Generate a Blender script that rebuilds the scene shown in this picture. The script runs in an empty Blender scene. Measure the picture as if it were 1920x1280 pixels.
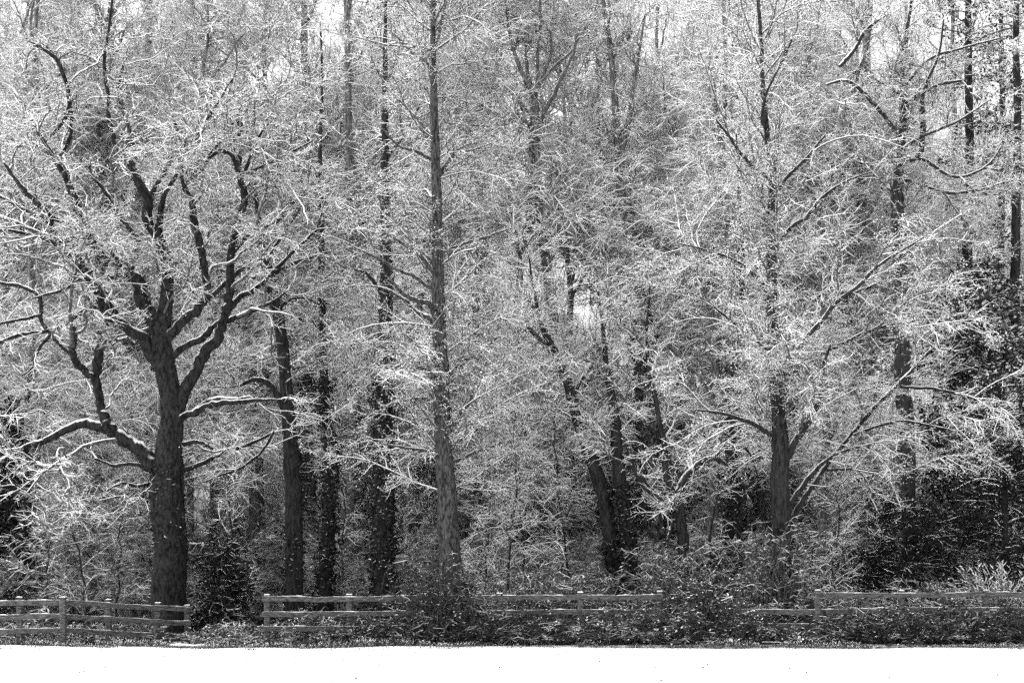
import bpy, math
from mathutils import Matrix, Vector
import numpy as np

rng = np.random.default_rng(11)
scene = bpy.context.scene
col = scene.collection

# ------------------------------------------------------------------ camera, sky, sun, exposure
F = 2920.0          # focal length in photograph pixels (photograph is 1920 wide)
EYE = 1.6           # eye height
HY = 1088.0         # photograph row of the horizon
cam_d = bpy.data.cameras.new('camera'); cam = bpy.data.objects.new('camera', cam_d); col.objects.link(cam)
cam.location = (0, 0, EYE); cam.rotation_euler = (math.pi/2, 0, 0)
cam_d.sensor_width = 36; cam_d.lens = 36*F/1920; cam_d.shift_y = (HY-640)/1920
cam_d.clip_end = 2000
scene.camera = cam

SUN_EL, SUN_AZ = math.radians(58), math.radians(-78)      # azimuth of the sun, from +Y clockwise
w = bpy.data.worlds.new('World'); scene.world = w; w.use_nodes = True
nt = w.node_tree; nt.nodes.clear()
sky = nt.nodes.new('ShaderNodeTexSky'); sky.sky_type = 'NISHITA'; sky.sun_disc = False
sky.sun_elevation = SUN_EL; sky.sun_rotation = SUN_AZ; sky.dust_density = 6; sky.air_density = 1.6; sky.ozone_density = 1
bw = nt.nodes.new('ShaderNodeRGBToBW'); bg = nt.nodes.new('ShaderNodeBackground'); out = nt.nodes.new('ShaderNodeOutputWorld')
bg.inputs[1].default_value = 0.15
nt.links.new(sky.outputs[0], bw.inputs[0]); nt.links.new(bw.outputs[0], bg.inputs[0]); nt.links.new(bg.outputs[0], out.inputs[0])
sd = bpy.data.lights.new('sun', 'SUN'); sd.energy = 0.6; sd.angle = math.radians(60); sd.color = (1, 1, 1)
sun = bpy.data.objects.new('sun', sd); col.objects.link(sun)
sun.rotation_euler = (math.pi/2-SUN_EL, 0, math.pi-SUN_AZ)
scene.view_settings.view_transform = 'Standard'; scene.view_settings.look = 'None'
scene.view_settings.exposure = 1.58; scene.view_settings.gamma = 1.0; scene.view_settings.use_curve_mapping = False
scene.render.engine = 'CYCLES'
scene.cycles.use_denoising = False; scene.cycles.debug_use_spatial_splits = True
scene.cycles.max_bounces = 6; scene.cycles.diffuse_bounces = 3
scene.cycles.use_adaptive_sampling = False
scene.cycles.filter_width = 1.5

# ------------------------------------------------------------------ materials (a monochrome place: greys only)
def g(v): return (v, v, v, 1)

def snowy(name, base, lo, hi, amp=0.5, nscale=5.0, bump=0.0, var=0.5, stretch=0.25, vscale=14.0, snow=0.86, rough=0.85):
    """bark or leaf of grey `base` with snow lying on what faces up"""
    m = bpy.data.materials.new(name); m.use_nodes = True
    t = m.node_tree; N = t.nodes; L = t.links; N.clear()
    o = N.new('ShaderNodeOutputMaterial'); p = N.new('ShaderNodeBsdfPrincipled'); L.new(p.outputs[0], o.inputs[0])
    p.inputs['Roughness'].default_value = rough; p.inputs['Specular IOR Level'].default_value = 0.15
    ge = N.new('ShaderNodeNewGeometry'); s = N.new('ShaderNodeSeparateXYZ'); L.new(ge.outputs['Normal'], s.inputs[0])
    n1 = N.new('ShaderNodeTexNoise'); n1.inputs['Scale'].default_value = nscale; n1.inputs['Detail'].default_value = 2 if bump else 0
    L.new(ge.outputs['Position'], n1.inputs['Vector'])
    a1 = N.new('ShaderNodeMath'); a1.operation = 'MULTIPLY_ADD'; a1.inputs[1].default_value = amp; a1.inputs[2].default_value = -amp/2
    L.new(n1.outputs[0], a1.inputs[0])
    ad = N.new('ShaderNodeMath'); ad.operation = 'ADD'; L.new(a1.outputs[0], ad.inputs[0])
    if bump:   # snow driven against the windward side of trunks
        wx = N.new('ShaderNodeMath'); wx.operation = 'MULTIPLY'; wx.inputs[1].default_value = -0.32; wx.use_clamp = True; L.new(s.outputs[0], wx.inputs[0])
        wz = N.new('ShaderNodeMath'); wz.operation = 'ADD'; L.new(wx.outputs[0], wz.inputs[0]); L.new(s.outputs[2], wz.inputs[1]); L.new(wz.outputs[0], ad.inputs[1])
    else: L.new(s.outputs[2], ad.inputs[1])
    mr = N.new('ShaderNodeMapRange'); mr.interpolation_type = 'SMOOTHSTEP'
    mr.inputs[1].default_value = lo; mr.inputs[2].default_value = hi; L.new(ad.outputs[0], mr.inputs[0])
    mp = N.new('ShaderNodeMapping'); mp.inputs['Scale'].default_value = (1, 1, stretch); L.new(ge.outputs['Position'], mp.inputs[0])
    n2 = N.new('ShaderNodeTexNoise'); n2.inputs['Scale'].default_value = vscale; n2.inputs['Detail'].default_value = 4 if bump else 0; n2.inputs['Roughness'].default_value = 0.7
    L.new(mp.outputs[0], n2.inputs['Vector'])
    cr = N.new('ShaderNodeMapRange'); cr.inputs[1].default_value = 0.38; cr.inputs[2].default_value = 0.62
    cr.inputs[3].default_value = base*(1-var); cr.inputs[4].default_value = base*(1+var); L.new(n2.outputs[0], cr.inputs[0])
    mx = N.new('ShaderNodeMix'); mx.data_type = 'RGBA'
    L.new(mr.outputs[0], mx.inputs[0]); L.new(cr.outputs[0], mx.inputs[6]); mx.inputs[7].default_value = g(snow)
    L.new(mx.outputs[2], p.inputs['Base Color'])
    if bump:
        b = N.new('ShaderNodeBump'); b.inputs['Strength'].default_value = bump; b.inputs['Distance'].default_value = 0.05
        L.new(n2.outputs[0], b.inputs['Height']); L.new(b.outputs[0], p.inputs['Normal'])
    return m

M = {}
M['oak_bark'] = snowy('oak_bark', 0.018, 0.52, 0.80, 0.7, 6, bump=1.0, var=0.85, vscale=12, stretch=0.45)
M['alder_bark'] = snowy('alder_bark', 0.055, 0.52, 0.80, 0.7, 6, bump=1.0, var=0.85, vscale=18, stretch=0.3)
M['dark_bark'] = snowy('dark_bark', 0.024, 0.50, 0.80, 0.7, 6, bump=0.8, var=0.7)
M['hazed_pale_bark'] = snowy('hazed_pale_bark', 0.12, 0.50, 0.80, 0.7, 6, bump=0.8, var=0.7)  # pale grey bark, lightened further: the haze of distance put into its colour
M['snowy_bark'] = snowy('snow_lined_bark', 0.03, 0.28, 0.6, 0.6, 6, bump=0.6, var=0.6)
M['twig'] = snowy('snowy_twig', 0.065, 0.05, 0.36, 0.5, 9, var=0.3)
M['twig_far_hazed'] = snowy('snowy_hazed_far_twig', 0.24, -0.05, 0.45, 0.4, 5, var=0.3)  # twig tone raised for background trees, painting in the haze of distance
M['twig_low'] = snowy('understorey_twig', 0.12, 0.2, 0.7, 0.7, 6, var=0.4, snow=0.82)
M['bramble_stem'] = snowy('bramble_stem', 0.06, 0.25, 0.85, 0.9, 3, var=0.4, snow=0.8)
M['bramble_dark'] = snowy('shaded_bramble_stem', 0.036, 0.42, 0.95, 0.9, 3, var=0.4, snow=0.75)  # darker copy of the bramble stem with greyer snow: shade put into its colour
M['leaf'] = snowy('young_leaf', 0.11, 0.0, 0.3, 0.5, 9, var=0.4)
M['ivy'] = snowy('ivy_leaf', 0.018, 0.70, 1.05, 0.5, 8, var=0.5, rough=0.5)
M['bramble_leaf'] = snowy('bramble_leaf', 0.035, 0.48, 0.95, 0.9, 3.0, var=0.5, rough=0.6)
M['evergreen'] = snowy('evergreen_leaf', 0.011, 1.0, 1.5, 0.5, 4, var=0.5, rough=0.5)
M['yew'] = snowy('yew_spray', 0.03, 0.2, 0.75, 0.8, 2.5, var=0.5, rough=0.6)
M['wood'] = snowy('weathered_wood', 0.085, 0.9, 0.99, 0.1, 8, bump=0.5, var=0.7, stretch=5.0, vscale=6)
M['grass'] = snowy('winter_grass', 0.06, 0.35, 0.9, 0.9, 3, var=0.7)

def snow_mat():
    m = bpy.data.materials.new('fresh_snow'); m.use_nodes = True
    t = m.node_tree; p = t.nodes['Principled BSDF']
    p.inputs['Base Color'].default_value = g(0.88); p.inputs['Roughness'].default_value = 0.8; p.inputs['Specular IOR Level'].default_value = 0.2
    ge = t.nodes.new('ShaderNodeNewGeometry')
    n = t.nodes.new('ShaderNodeTexNoise'); n.inputs['Scale'].default_value = 3.5; n.inputs['Detail'].default_value = 8
    b = t.nodes.new('ShaderNodeBump'); b.inputs['Strength'].default_value = 0.5; b.inputs['Distance'].default_value = 0.06
    t.links.new(ge.outputs['Position'], n.inputs['Vector']); t.links.new(n.outputs[0], b.inputs['Height']); t.links.new(b.outputs[0], p.inputs['Normal'])
    mr = t.nodes.new('ShaderNodeMapRange'); mr.inputs[1].default_value = .3; mr.inputs[2].default_value = .7; mr.inputs[3].default_value = .66; mr.inputs[4].default_value = .84
    t.links.new(n.outputs[0], mr.inputs[0]); t.links.new(mr.outputs[0], p.inputs['Base Color'])
    return m
M['snow'] = snow_mat()

def floor_mat():
    m = bpy.data.materials.new('leaf_litter_and_snow'); m.use_nodes = True
    t = m.node_tree; p = t.nodes['Principled BSDF']; p.inputs['Roughness'].default_value = 0.9; p.inputs['Specular IOR Level'].default_value = 0.1
    ge = t.nodes.new('ShaderNodeNewGeometry')
    n = t.nodes.new('ShaderNodeTexNoise'); n.inputs['Scale'].default_value = 3.0; n.inputs['Detail'].default_value = 8; n.inputs['Roughness'].default_value = .7
    t.links.new(ge.outputs['Position'], n.inputs['Vector'])
    mr = t.nodes.new('ShaderNodeMapRange'); mr.inputs[1].default_value = .42; mr.inputs[2].default_value = .62; mr.inputs[3].default_value = .05; mr.inputs[4].default_value = .6
    t.links.new(n.outputs[0], mr.inputs[0]); t.links.new(mr.outputs[0], p.inputs['Base Color'])
    b = t.nodes.new('ShaderNodeBump'); b.inputs['Strength'].default_value = 0.8; b.inputs['Distance'].default_value = 0.1
    t.links.new(n.outputs[0], b.inputs['Height']); t.links.new(b.outputs[0], p.inputs['Normal'])
    return m
M['floor'] = floor_mat()

# ------------------------------------------------------------------ helpers
def px(x, y, d):
    """point at distance d that the photograph shows at pixel (x, y)"""
    return np.array([(x-960)/F*d, d, EYE+(HY-y)/F*d])

def zg(x, y):
    """height of the ground"""
    t = max(0.0, y-47)
    return min(0.03*t*t/(t+10), 3.0) if t > 0 else 0.0

class MB:
    """collects vertices and faces, then becomes one mesh"""
    def __init__(s): s.v = []; s.q = []; s.t = []; s.qm = []; s.tm = []; s.n = 0
    def add(s, v, q=None, t=None, m=0):
        s.v.append(np.asarray(v, dtype=np.float32).reshape(-1, 3))
        if q is not None and len(q): s.q.append(np.asarray(q, dtype=np.int32)+s.n); s.qm.append(np.full(len(q), m, dtype=np.int32))
        if t is not None and len(t): s.t.append(np.asarray(t, dtype=np.int32)+s.n); s.tm.append(np.full(len(t), m, dtype=np.int32))
        s.n += len(s.v[-1])
    def mesh(s, name, mats, smooth=False):
        me = bpy.data.meshes.new(name)
        v = np.concatenate(s.v)
        q = np.concatenate(s.q) if s.q else np.zeros((0, 4), np.int32)
        t = np.concatenate(s.t) if s.t else np.zeros((0, 3), np.int32)
        me.vertices.add(len(v)); me.vertices.foreach_set('co', v.ravel())
        lp = np.concatenate([q.ravel(), t.ravel()]); me.loops.add(len(lp)); me.loops.foreach_set('vertex_index', lp)
        nf = len(q)+len(t); me.polygons.add(nf)
        st = np.concatenate([np.arange(len(q))*4, len(q)*4+np.arange(len(t))*3]).astype(np.int32)
        me.polygons.foreach_set('loop_start', st)
        mi = np.concatenate((s.qm or [np.zeros(0, np.int32)])+(s.tm or [np.zeros(0, np.int32)])).astype(np.int32)
        me.polygons.foreach_set('material_index', mi)
        me.polygons.foreach_set('use_smooth', np.full(nf, smooth))
        for m in mats: me.materials.append(M[m])
        me.update(calc_edges=True)
        return me
    def build(s, name, mats, parent=None, smooth=False):
        me = s.mesh(name, mats, smooth)
        o = bpy.data.objects.new(name, me); col.objects.link(o)
        if parent is not None: o.parent = parent
        return o

def nrm(a): return a/np.maximum(np.linalg.norm(a, axis=-1, keepdims=True), 1e-9)

def tubes(mb, P, R, S=4, m=0, top=1.0, point=True, furrow=0.0, r=None):
    """P (N,K,3), R (N,K): tapered tubes; S == 4 keeps a ridge on top (room for the snow)"""
    P = np.asarray(P, float); R = np.asarray(R, float); Nn, K, _ = P.shape
    if Nn == 0: return
    T = nrm(np.gradient(P, axis=1))
    side = np.zeros_like(P); up = np.zeros_like(P)
    z = np.array([0, 0, 1.0]); yv = np.array([0, 1.0, 0])
    if S == 4:
        s0 = np.cross(T, z); bad = np.linalg.norm(s0, axis=-1) < 0.12
        s0[bad] = np.cross(T[bad], yv); side = nrm(s0); up = np.cross(side, T)
        up = np.where(up[..., 2:3] < 0, -up, up)
    else:
        s0 = np.cross(T[:, 0], np.where(np.abs(T[:, 0, 2:3]) > 0.8, yv, z)); side[:, 0] = nrm(s0)
        for k in range(1, K):
            s0 = side[:, k-1]-T[:, k]*np.sum(side[:, k-1]*T[:, k], -1, keepdims=True); side[:, k] = nrm(s0)
        up = np.cross(side, T)
    th = np.arange(S)*2*np.pi/S
    c, sn = np.cos(th), np.sin(th)
    if S == 4: sn = np.where(sn > 0.5, top, sn)
    Kr = K-1 if point else K
    V = P[:, :Kr, None, :]+R[:, :Kr, None, None]*(c[None, None, :, None]*side[:, :Kr, None, :]+sn[None, None, :, None]*up[:, :Kr, None, :])
    if furrow:
        ax = P[:, :Kr, None, :]; zz = ax[..., 2]; f = 0
        for fr, fz in ((2, 0.7), (3, 1.6), (5, 1.1), (8, 2.3), (11, 3.1)):
            f = f+np.sin(fr*th[None, None, :]+fz*zz+r.uniform(0, 6)+0.8*np.sin(zz*1.7+r.uniform(0, 6)))*r.uniform(0.6, 1)
        f = f+0.7*r.normal(size=(Nn, Kr, S)); V = ax+(V-ax)*(1+furrow*0.4*f)[..., None]
    V = V.reshape(-1, 3)
    base = (np.arange(Nn)*Kr*S)[:, None, None]
    ks = np.arange(Kr-1)[None, :, None]*S; ss = np.arange(S)[None, None, :]; s2 = (ss+1) % S
    q = np.zeros((0, 4), int)
    if Kr > 1:
        q = np.stack([base+ks+ss, base+ks+s2, base+ks+S+s2, base+ks+S+ss], -1).reshape(-1, 4)
    t = None
    if point:
        tip = P[:, -1]; V = np.concatenate([V, tip]); ti = Nn*Kr*S+np.arange(Nn)[:, None]
        b2 = (np.arange(Nn)*Kr*S)[:, None]+(Kr-1)*S; sx = np.arange(S)[None, :]
        t = np.stack([b2+sx, b2+(sx+1) % S, np.broadcast_to(ti, (Nn, S))], -1).reshape(-1, 3)
    mb.add(V, q, t, m)

def resample(P, R, K):
    """(N,k,3) -> (N,K,3)"""
    k = P.shape[1]; x = np.linspace(0, k-1, K); i = np.minimum(x.astype(int), k-2); f = (x-i)
    return P[:, i]*(1-f)[None, :, None]+P[:, i+1]*f[None, :, None], R[:, i]*(1-f)+R[:, i+1]*f

def smooth_line(pts, K):
    """Catmull-Rom through pts (n, c)"""
    p = np.asarray(pts, float); p = np.vstack([2*p[0]-p[1], p, 2*p[-1]-p[-2]]); n = len(p)-3
    x = np.linspace(0, n, K); i = np.minimum(x.astype(int), n-1); f = (x-i)[:, None]
    a, b, c, d = p[i], p[i+1], p[i+2], p[i+3]
    return 0.5*(2*b+(c-a)*f+(2*a-5*b+4*c-d)*f**2+(3*b-a-3*c+d)*f**3)

def grow(par, n, L, ang, tr=(0.15, 1.0), up=0.0, droop=0.0, wig=0.15, K=5, r=(0.02, 0.006), flat=1.0, ltap=0.5, toward=None, rng=rng, by_len=True):
    """n children on the parent strands par = (P, R); returns (P, R)"""
    PP, RR = par; Np, Kp, _ = PP.shape
    ln = np.linalg.norm(np.diff(PP, axis=1), axis=-1).sum(1)
    pr = ln/ln.sum() if by_len else None
    pi = rng.choice(Np, n, p=pr); t = tr[0]+(tr[1]-tr[0])*rng.random(n)
    x = t*(Kp-1); i = np.minimum(x.astype(int), Kp-2); f = (x-i)[:, None]
    p0 = PP[pi, i]*(1-f)+PP[pi, i+1]*f; tan = nrm(PP[pi, i+1]-PP[pi, i])
    pr_ = RR[pi, i]*(1-f[:, 0])+RR[pi, i+1]*f[:, 0]
    a = np.radians(ang[0]+(ang[1]-ang[0])*rng.random(n))[:, None]
    q = rng.normal(size=(n, 3)); q[:, 2] *= flat
    q -= tan*np.sum(q*tan, -1, keepdims=True); q = nrm(q)
    d = np.cos(a)*tan+np.sin(a)*q; d[:, 2] += up; d = nrm(d)
    ll = (L[0]+(L[1]-L[0])*rng.random(n))*(1-ltap*t)
    P = np.zeros((n, K, 3)); P[:, 0] = p0; st = (ll/(K-1))[:, None]
    for k in range(1, K):
        if k > 1 or K == 2:
            d = d+wig*rng.normal(size=(n, 3)); d[:, 2] -= droop/(K-1); d = nrm(d)
        P[:, k] = P[:, k-1]+d*st
    r0 = np.minimum(r[0]*(0.7+0.6*rng.random(n)), np.maximum(pr_*0.7, r[1]))
    fr = np.linspace(0, 1, K)[None, :]
    R = r0[:, None]*(1-fr)+np.minimum(r0, r[1])[:, None]*fr
    return P, R

def join(*sets, K=7):
    s = [resample(P, R, K) for P, R in sets if len(P)]
    return np.concatenate([a for a, _ in s]), np.concatenate([b for _, b in s])

def leaves(mb, par, n, size, upb=0.6, spread=0.05, m=0, rng=rng, tr=(0.1, 1.0)):
    """small bent leaves along the strands"""
    PP, RR = par; Np, Kp, _ = PP.shape
    pi = rng.integers(0, Np, n); x = (tr[0]+(tr[1]-tr[0])*rng.random(n))*(Kp-1); i = np.minimum(x.astype(int), Kp-2); f = (x-i)[:, None]
    c = PP[pi, i]*(1-f)+PP[pi, i+1]*f+rng.normal(size=(n, 3))*spread
    blades(mb, c, size, upb, m, rng)

def blades(mb, c, size, upb=0.6, m=0, rng=rng, out=None):
    n = len(c)
    nv = rng.normal(size=(n, 3))
    if out is not None: nv = nv*0.6+out
    nv[:, 2] += upb; nv = nrm(nv)
    a = nrm(np.cross(nv, rng.normal(size=(n, 3)))); b = np.cross(nv, a)
    s = (size[0]+(size[1]-size[0])*rng.random(n))[:, None]
    V = np.stack([c-a*s, c-b*s*0.55-nv*s*0.2, c+a*s, c+b*s*0.55-nv*s*0.2], 1).reshape(-1, 3)
    q = np.arange(n)[:, None]*4+np.array([[0, 1, 2]]); q2 = np.arange(n)[:, None]*4+np.array([[0, 2, 3]])
    mb.add(V, None, np.concatenate([q, q2]), m)

def tag(o, label=None, cat=None, group=None, kind=None):
    if label: o['label'] = label
    if cat: o['category'] = cat
    if group: o['group'] = group
    if kind: o['kind'] = kind
    return o

def thing(name, loc, label, cat, group=None, rz=0.0, s=1.0):
    o = bpy.data.objects.new(name, None); col.objects.link(o); o.location = loc; o.rotation_euler = (0, 0, rz); o.scale = (s, s, s)
    o.empty_display_size = 0.3
    return tag(o, label, cat, group)

def copy_tree(root, loc, rz, s, label=None, group=None):
    r = root.copy(); col.objects.link(r); r.location = loc; r.rotation_euler = (0, 0, rz)
    r.scale = s if isinstance(s, tuple) else (s, s, s)
    if label: r['label'] = label
    if group: r['group'] = group
    for ch in root.children:
        c = ch.copy(); col.objects.link(c); c.parent = r
        for gch in ch.children:
            d = gch.copy(); col.objects.link(d); d.parent = c
    return r

def strand_px(pts, d, dend, K, jit, rng, base):
    """traced line of (x, y, width px) at distance d, drifting by dend towards its end; relative to base"""
    a = np.array(pts, float); n = len(a); q = []
    for i, (x, y, ww) in enumerate(a):
        dd = d+dend*(i/(n-1))**1.3
        p = px(x, y, dd); q.append([*p, ww/F*dd/2])
    l = smooth_line(q, K); P = l[:, :3]-base; R = np.maximum(l[:, 3], 0.006)
    nz = rng.normal(size=(K, 3))*jit*R[:, None]; nz[0] = 0
    if jit > 0.1:   # crooked: kinks rather than waves
        kn = np.cumsum(rng.normal(size=(K//3+2, 3))*0.5, axis=0); kn -= np.linspace(0, 1, len(kn))[:, None]*kn[-1]
        x_ = np.linspace(0, len(kn)-1, K); kk = np.stack([np.interp(x_, np.arange(len(kn)), kn[:, c_]) for c_ in range(3)], -1)
        nz = nz+kk*np.minimum(np.arange(K)/5, 1)[:, None]*np.minimum(0.06, R[:, None]*0.6)
    return P+nz, R

def lumpy(P, R, rng, a=0.1):
    return R*(1+a*rng.normal(size=R.shape))

# ------------------------------------------------------------------ ground
def grid(x0, x1, y0, y1, nx, ny, zf):
    xs = np.linspace(x0, x1, nx); ys = np.linspace(y0, y1, ny)
    X, Y = np.meshgrid(xs, ys); Z = zf(X, Y)
    V = np.stack([X, Y, Z], -1).reshape(-1, 3)
    i = (np.arange(ny-1)[:, None]*nx+np.arange(nx-1)[None, :]).ravel()
    return V, np.stack([i, i+1, i+nx+1, i+nx], -1)

def edge(X): return 39.0+0.6*np.sin(X*0.42+0.6)+0.3*np.sin(X*1.9+1)+0.08*np.sin(X*5.3)+0.05*np.sin(X*13+2)
mb = MB()
def zfield(X, Y): return 0.025*np.sin(X*0.5+Y*0.23)+0.02*np.sin(X*0.17-Y*0.4)-0.035
V, q = grid(-250, 250, 0, 1, 501, 30, lambda X, Y: X*0)
Yv = -60+V[:, 1]*(edge(V[:, 0])+60); u = V[:, 1]
V[:, 1] = Yv; V[:, 2] = zfield(V[:, 0], Yv)-0.03*np.clip((u-0.985)/0.015, 0, 1)
mb.add(V, q)
snow_field = tag(mb.build('snow_field', ['snow'], smooth=True), kind='structure')
mb = MB()
V, q = grid(-900, 900, 39.0, 1500, 100, 120, lambda X, Y: X*0)
tY = ((V[:, 1]-39.0)/1461)**2.2*1461+39.0; V[:, 1] = tY
tt = np.maximum(0, tY-47)
V[:, 2] = np.minimum(0.03*tt*tt/(tt+10), 3.0)-0.06+0.05*rng.normal(size=len(V))*(tY < 120)
V[tY < 39.4, 2] = -0.12
mb.add(V, q)
tag(mb.build('woodland_ground', ['floor'], smooth=True), kind='structure')

# ------------------------------------------------------------------ trees traced from the place
def traced_tree(name, label, d, trunk, limbs, levels, mats, seed, leaf=None, group=None, trunkS=22, ivy=None, limb_jit=0.13, dz=2.0, clear=0.0):
    r = np.random.default_rng(seed)
    bx = trunk[0][0]; base = px(bx, HY, d); base[2] = zg(base[0], d)
    root = thing(name, tuple(base), label, 'tree', group)
    yb = HY+(EYE-base[2]+0.25)*F/d
    tr = [(trunk[0][0], yb, trunk[0][2]*1.45)]+[trunk[0]]+list(trunk[1:])
    P, R = strand_px(tr, d, 0, 70, 0.05, r, base); R = lumpy(P, R, r, 0.02)
    m = MB(); tubes(m, P[None], R[None], trunkS, point=True, furrow=0.09, r=r); m.build('trunk', [mats[0]], root, True)
    sk = [(P[None], R[None])]; main = (P[None], R[None])
    for i, lm in enumerate(limbs):
        n = len(lm); dend = r.uniform(-dz, dz)*min(1, n/5)
        lp, lr = strand_px(lm, d, dend, 8+4*n, limb_jit, r, base); lr = lumpy(lp, lr, r, 0.03)
        m = MB(); tubes(m, lp[None], lr[None], 8, point=True, furrow=0.035, r=r); m.build('limb', [mats[0]], root, True)
        sk.append((lp[None], lr[None]))
    cr = MB(); sets = {'trunk': main}
    if len(sk) > 1: sets['limbs'] = join(*sk[1:], K=12)
    sets['skel'] = join(*sk, K=16)
    prev = sets['skel']
    for nm, on, kw, S, top in levels:
        if isinstance(on, tuple): par = join(*[sets[o] for o in on], K=8)
        else: par = sets[on]
        st = grow(par, rng=r, **kw)
        if clear:
            tx = np.interp(st[0][:, 0, 2], P[:, 2], P[:, 0]); mid_ = st[0][:, st[0].shape[1]//2]
            if nm == 'br': keep = ~((mid_[:, 1] < -0.3) & (np.abs(mid_[:, 0]-tx) < 0.75*np.abs(mid_[:, 1])) & (r.random(len(tx)) < 0.8))
            else: keep = (np.abs(mid_[:, 0]-tx) > clear*(0.2+0.8*r.random(len(tx)))) | (r.random(len(tx)) < 0.25) | (mid_[:, 1] > 0.15) | (r.random(len(tx)) < (mid_[:, 2]-3)/7)
            st = (st[0][keep], st[1][keep])
        sets[nm] = st
        tubes(cr, st[0], st[1], S, 0, top)
    if leaf:
        for on, n, size, upb, sp in leaf: leaves(cr, sets[on], n, size, upb, sp, 1, r)
    c = cr.build('crown', [mats[1], mats[2]], root); c['kind'] = 'stuff'
    if ivy: ivy_part(root, P, R, r, *ivy)
    return root

def ivy_part(root, P, R, r, n, z0, z1, thick=0.07, size=(0.04, 0.085), mat='ivy', tail=0.25):
    zz = P[:, 2]; k = np.where((zz >= z0) & (zz <= z1))[0]; k = k[k < len(P)-1]
    if len(k) < 2: return
    i = r.choice(k, n); f = r.random(n)[:, None]
    c = P[i]*(1-f)+P[i+1]*f; rad = R[i]*(1-f[:, 0])+R[i+1]*f[:, 0]
    a = r.uniform(0, 2*np.pi, n); lum = 1+0.5*np.sin(c[:, 2]*2.1+a*2)+0.3*np.sin(c[:, 2]*5+a)
    o = np.stack([np.cos(a), np.sin(a), 0*a], -1); off = rad+np.abs(r.normal(size=n))*thick*lum
    kp = (np.sin(c[:, 2]*3.3+a*1.0+np.sin(c[:, 2]*1.3)*2)+np.sin(c[:, 2]*1.1-a*2)+r.normal(size=n)*0.5) > -1.2
    c, o, off, n = c[kp], o[kp], off[kp], int(kp.sum())
    off += (r.random(n) < tail*0.2)*r.random(n)*0.35
    m = MB(); blades(m, c+o*off[:, None], size, 0.35, 0, r, out=o)
    iv = m.build('ivy', [mat], root); iv['kind'] = 'stuff'

OAK_LV = [
    ('big', 'limbs', dict(n=30, L=(2.2, 4.6), ang=(25, 55), tr=(0.2, 0.85), up=0.12, wig=0.26, K=12, r=(0.075, 0.02), ltap=0.4), 7, 1),
    ('extra', ('limbs', 'big', 'big', 'trunk'), dict(n=130, L=(1.2, 3.4), ang=(35, 75), tr=(0.42, 1), up=0.15, wig=0.36, K=9, r=(0.045, 0.014), ltap=0.3), 6, 1),
    ('b1', ('limbs', 'extra', 'extra'), dict(n=420, L=(0.6, 1.8), ang=(35, 75), tr=(0.45, 1), up=0.2, wig=0.34, K=7, r=(0.022, 0.009), ltap=0.2), 4, 1.4),
    ('b2', ('b1', 'extra', 'b1'), dict(n=3000, L=(0.3, 0.9), ang=(35, 75), tr=(0.2, 1), up=0.1, wig=0.34, K=5, r=(0.012, 0.007), ltap=0.2), 4, 1.5),
    ('b3', ('b2', 'b1'), dict(n=6000, L=(0.15, 0.45), ang=(30, 75), tr=(0.1, 1), up=0.05, wig=0.3, K=3, r=(0.008, 0.005), ltap=0.2), 4, 1.7),
    ('b4', ('b2', 'b3'), dict(n=11000, L=(0.08, 0.3), ang=(30, 75), tr=(0.1, 1), up=0.05, wig=0.3, K=2, r=(0.008, 0.005), ltap=0.2), 4, 1.7),
]
oak_trunk = [(319, 1150, 66), (318, 1080, 63), (318, 1000, 62), (313, 920, 64), (315, 870, 58), (320, 820, 47), (322, 760, 41), (312, 700, 39), (304, 650, 37), (303, 622, 34), (312, 560, 24), (312, 500, 21), (300, 455, 20), (276, 408, 21), (277, 375, 19), (259, 341, 16), (240, 300, 14), (217, 268, 11), (204, 225, 9), (204, 188, 7), (195, 120, 6), (205, 50, 5), (215, -40, 3)]
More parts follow.
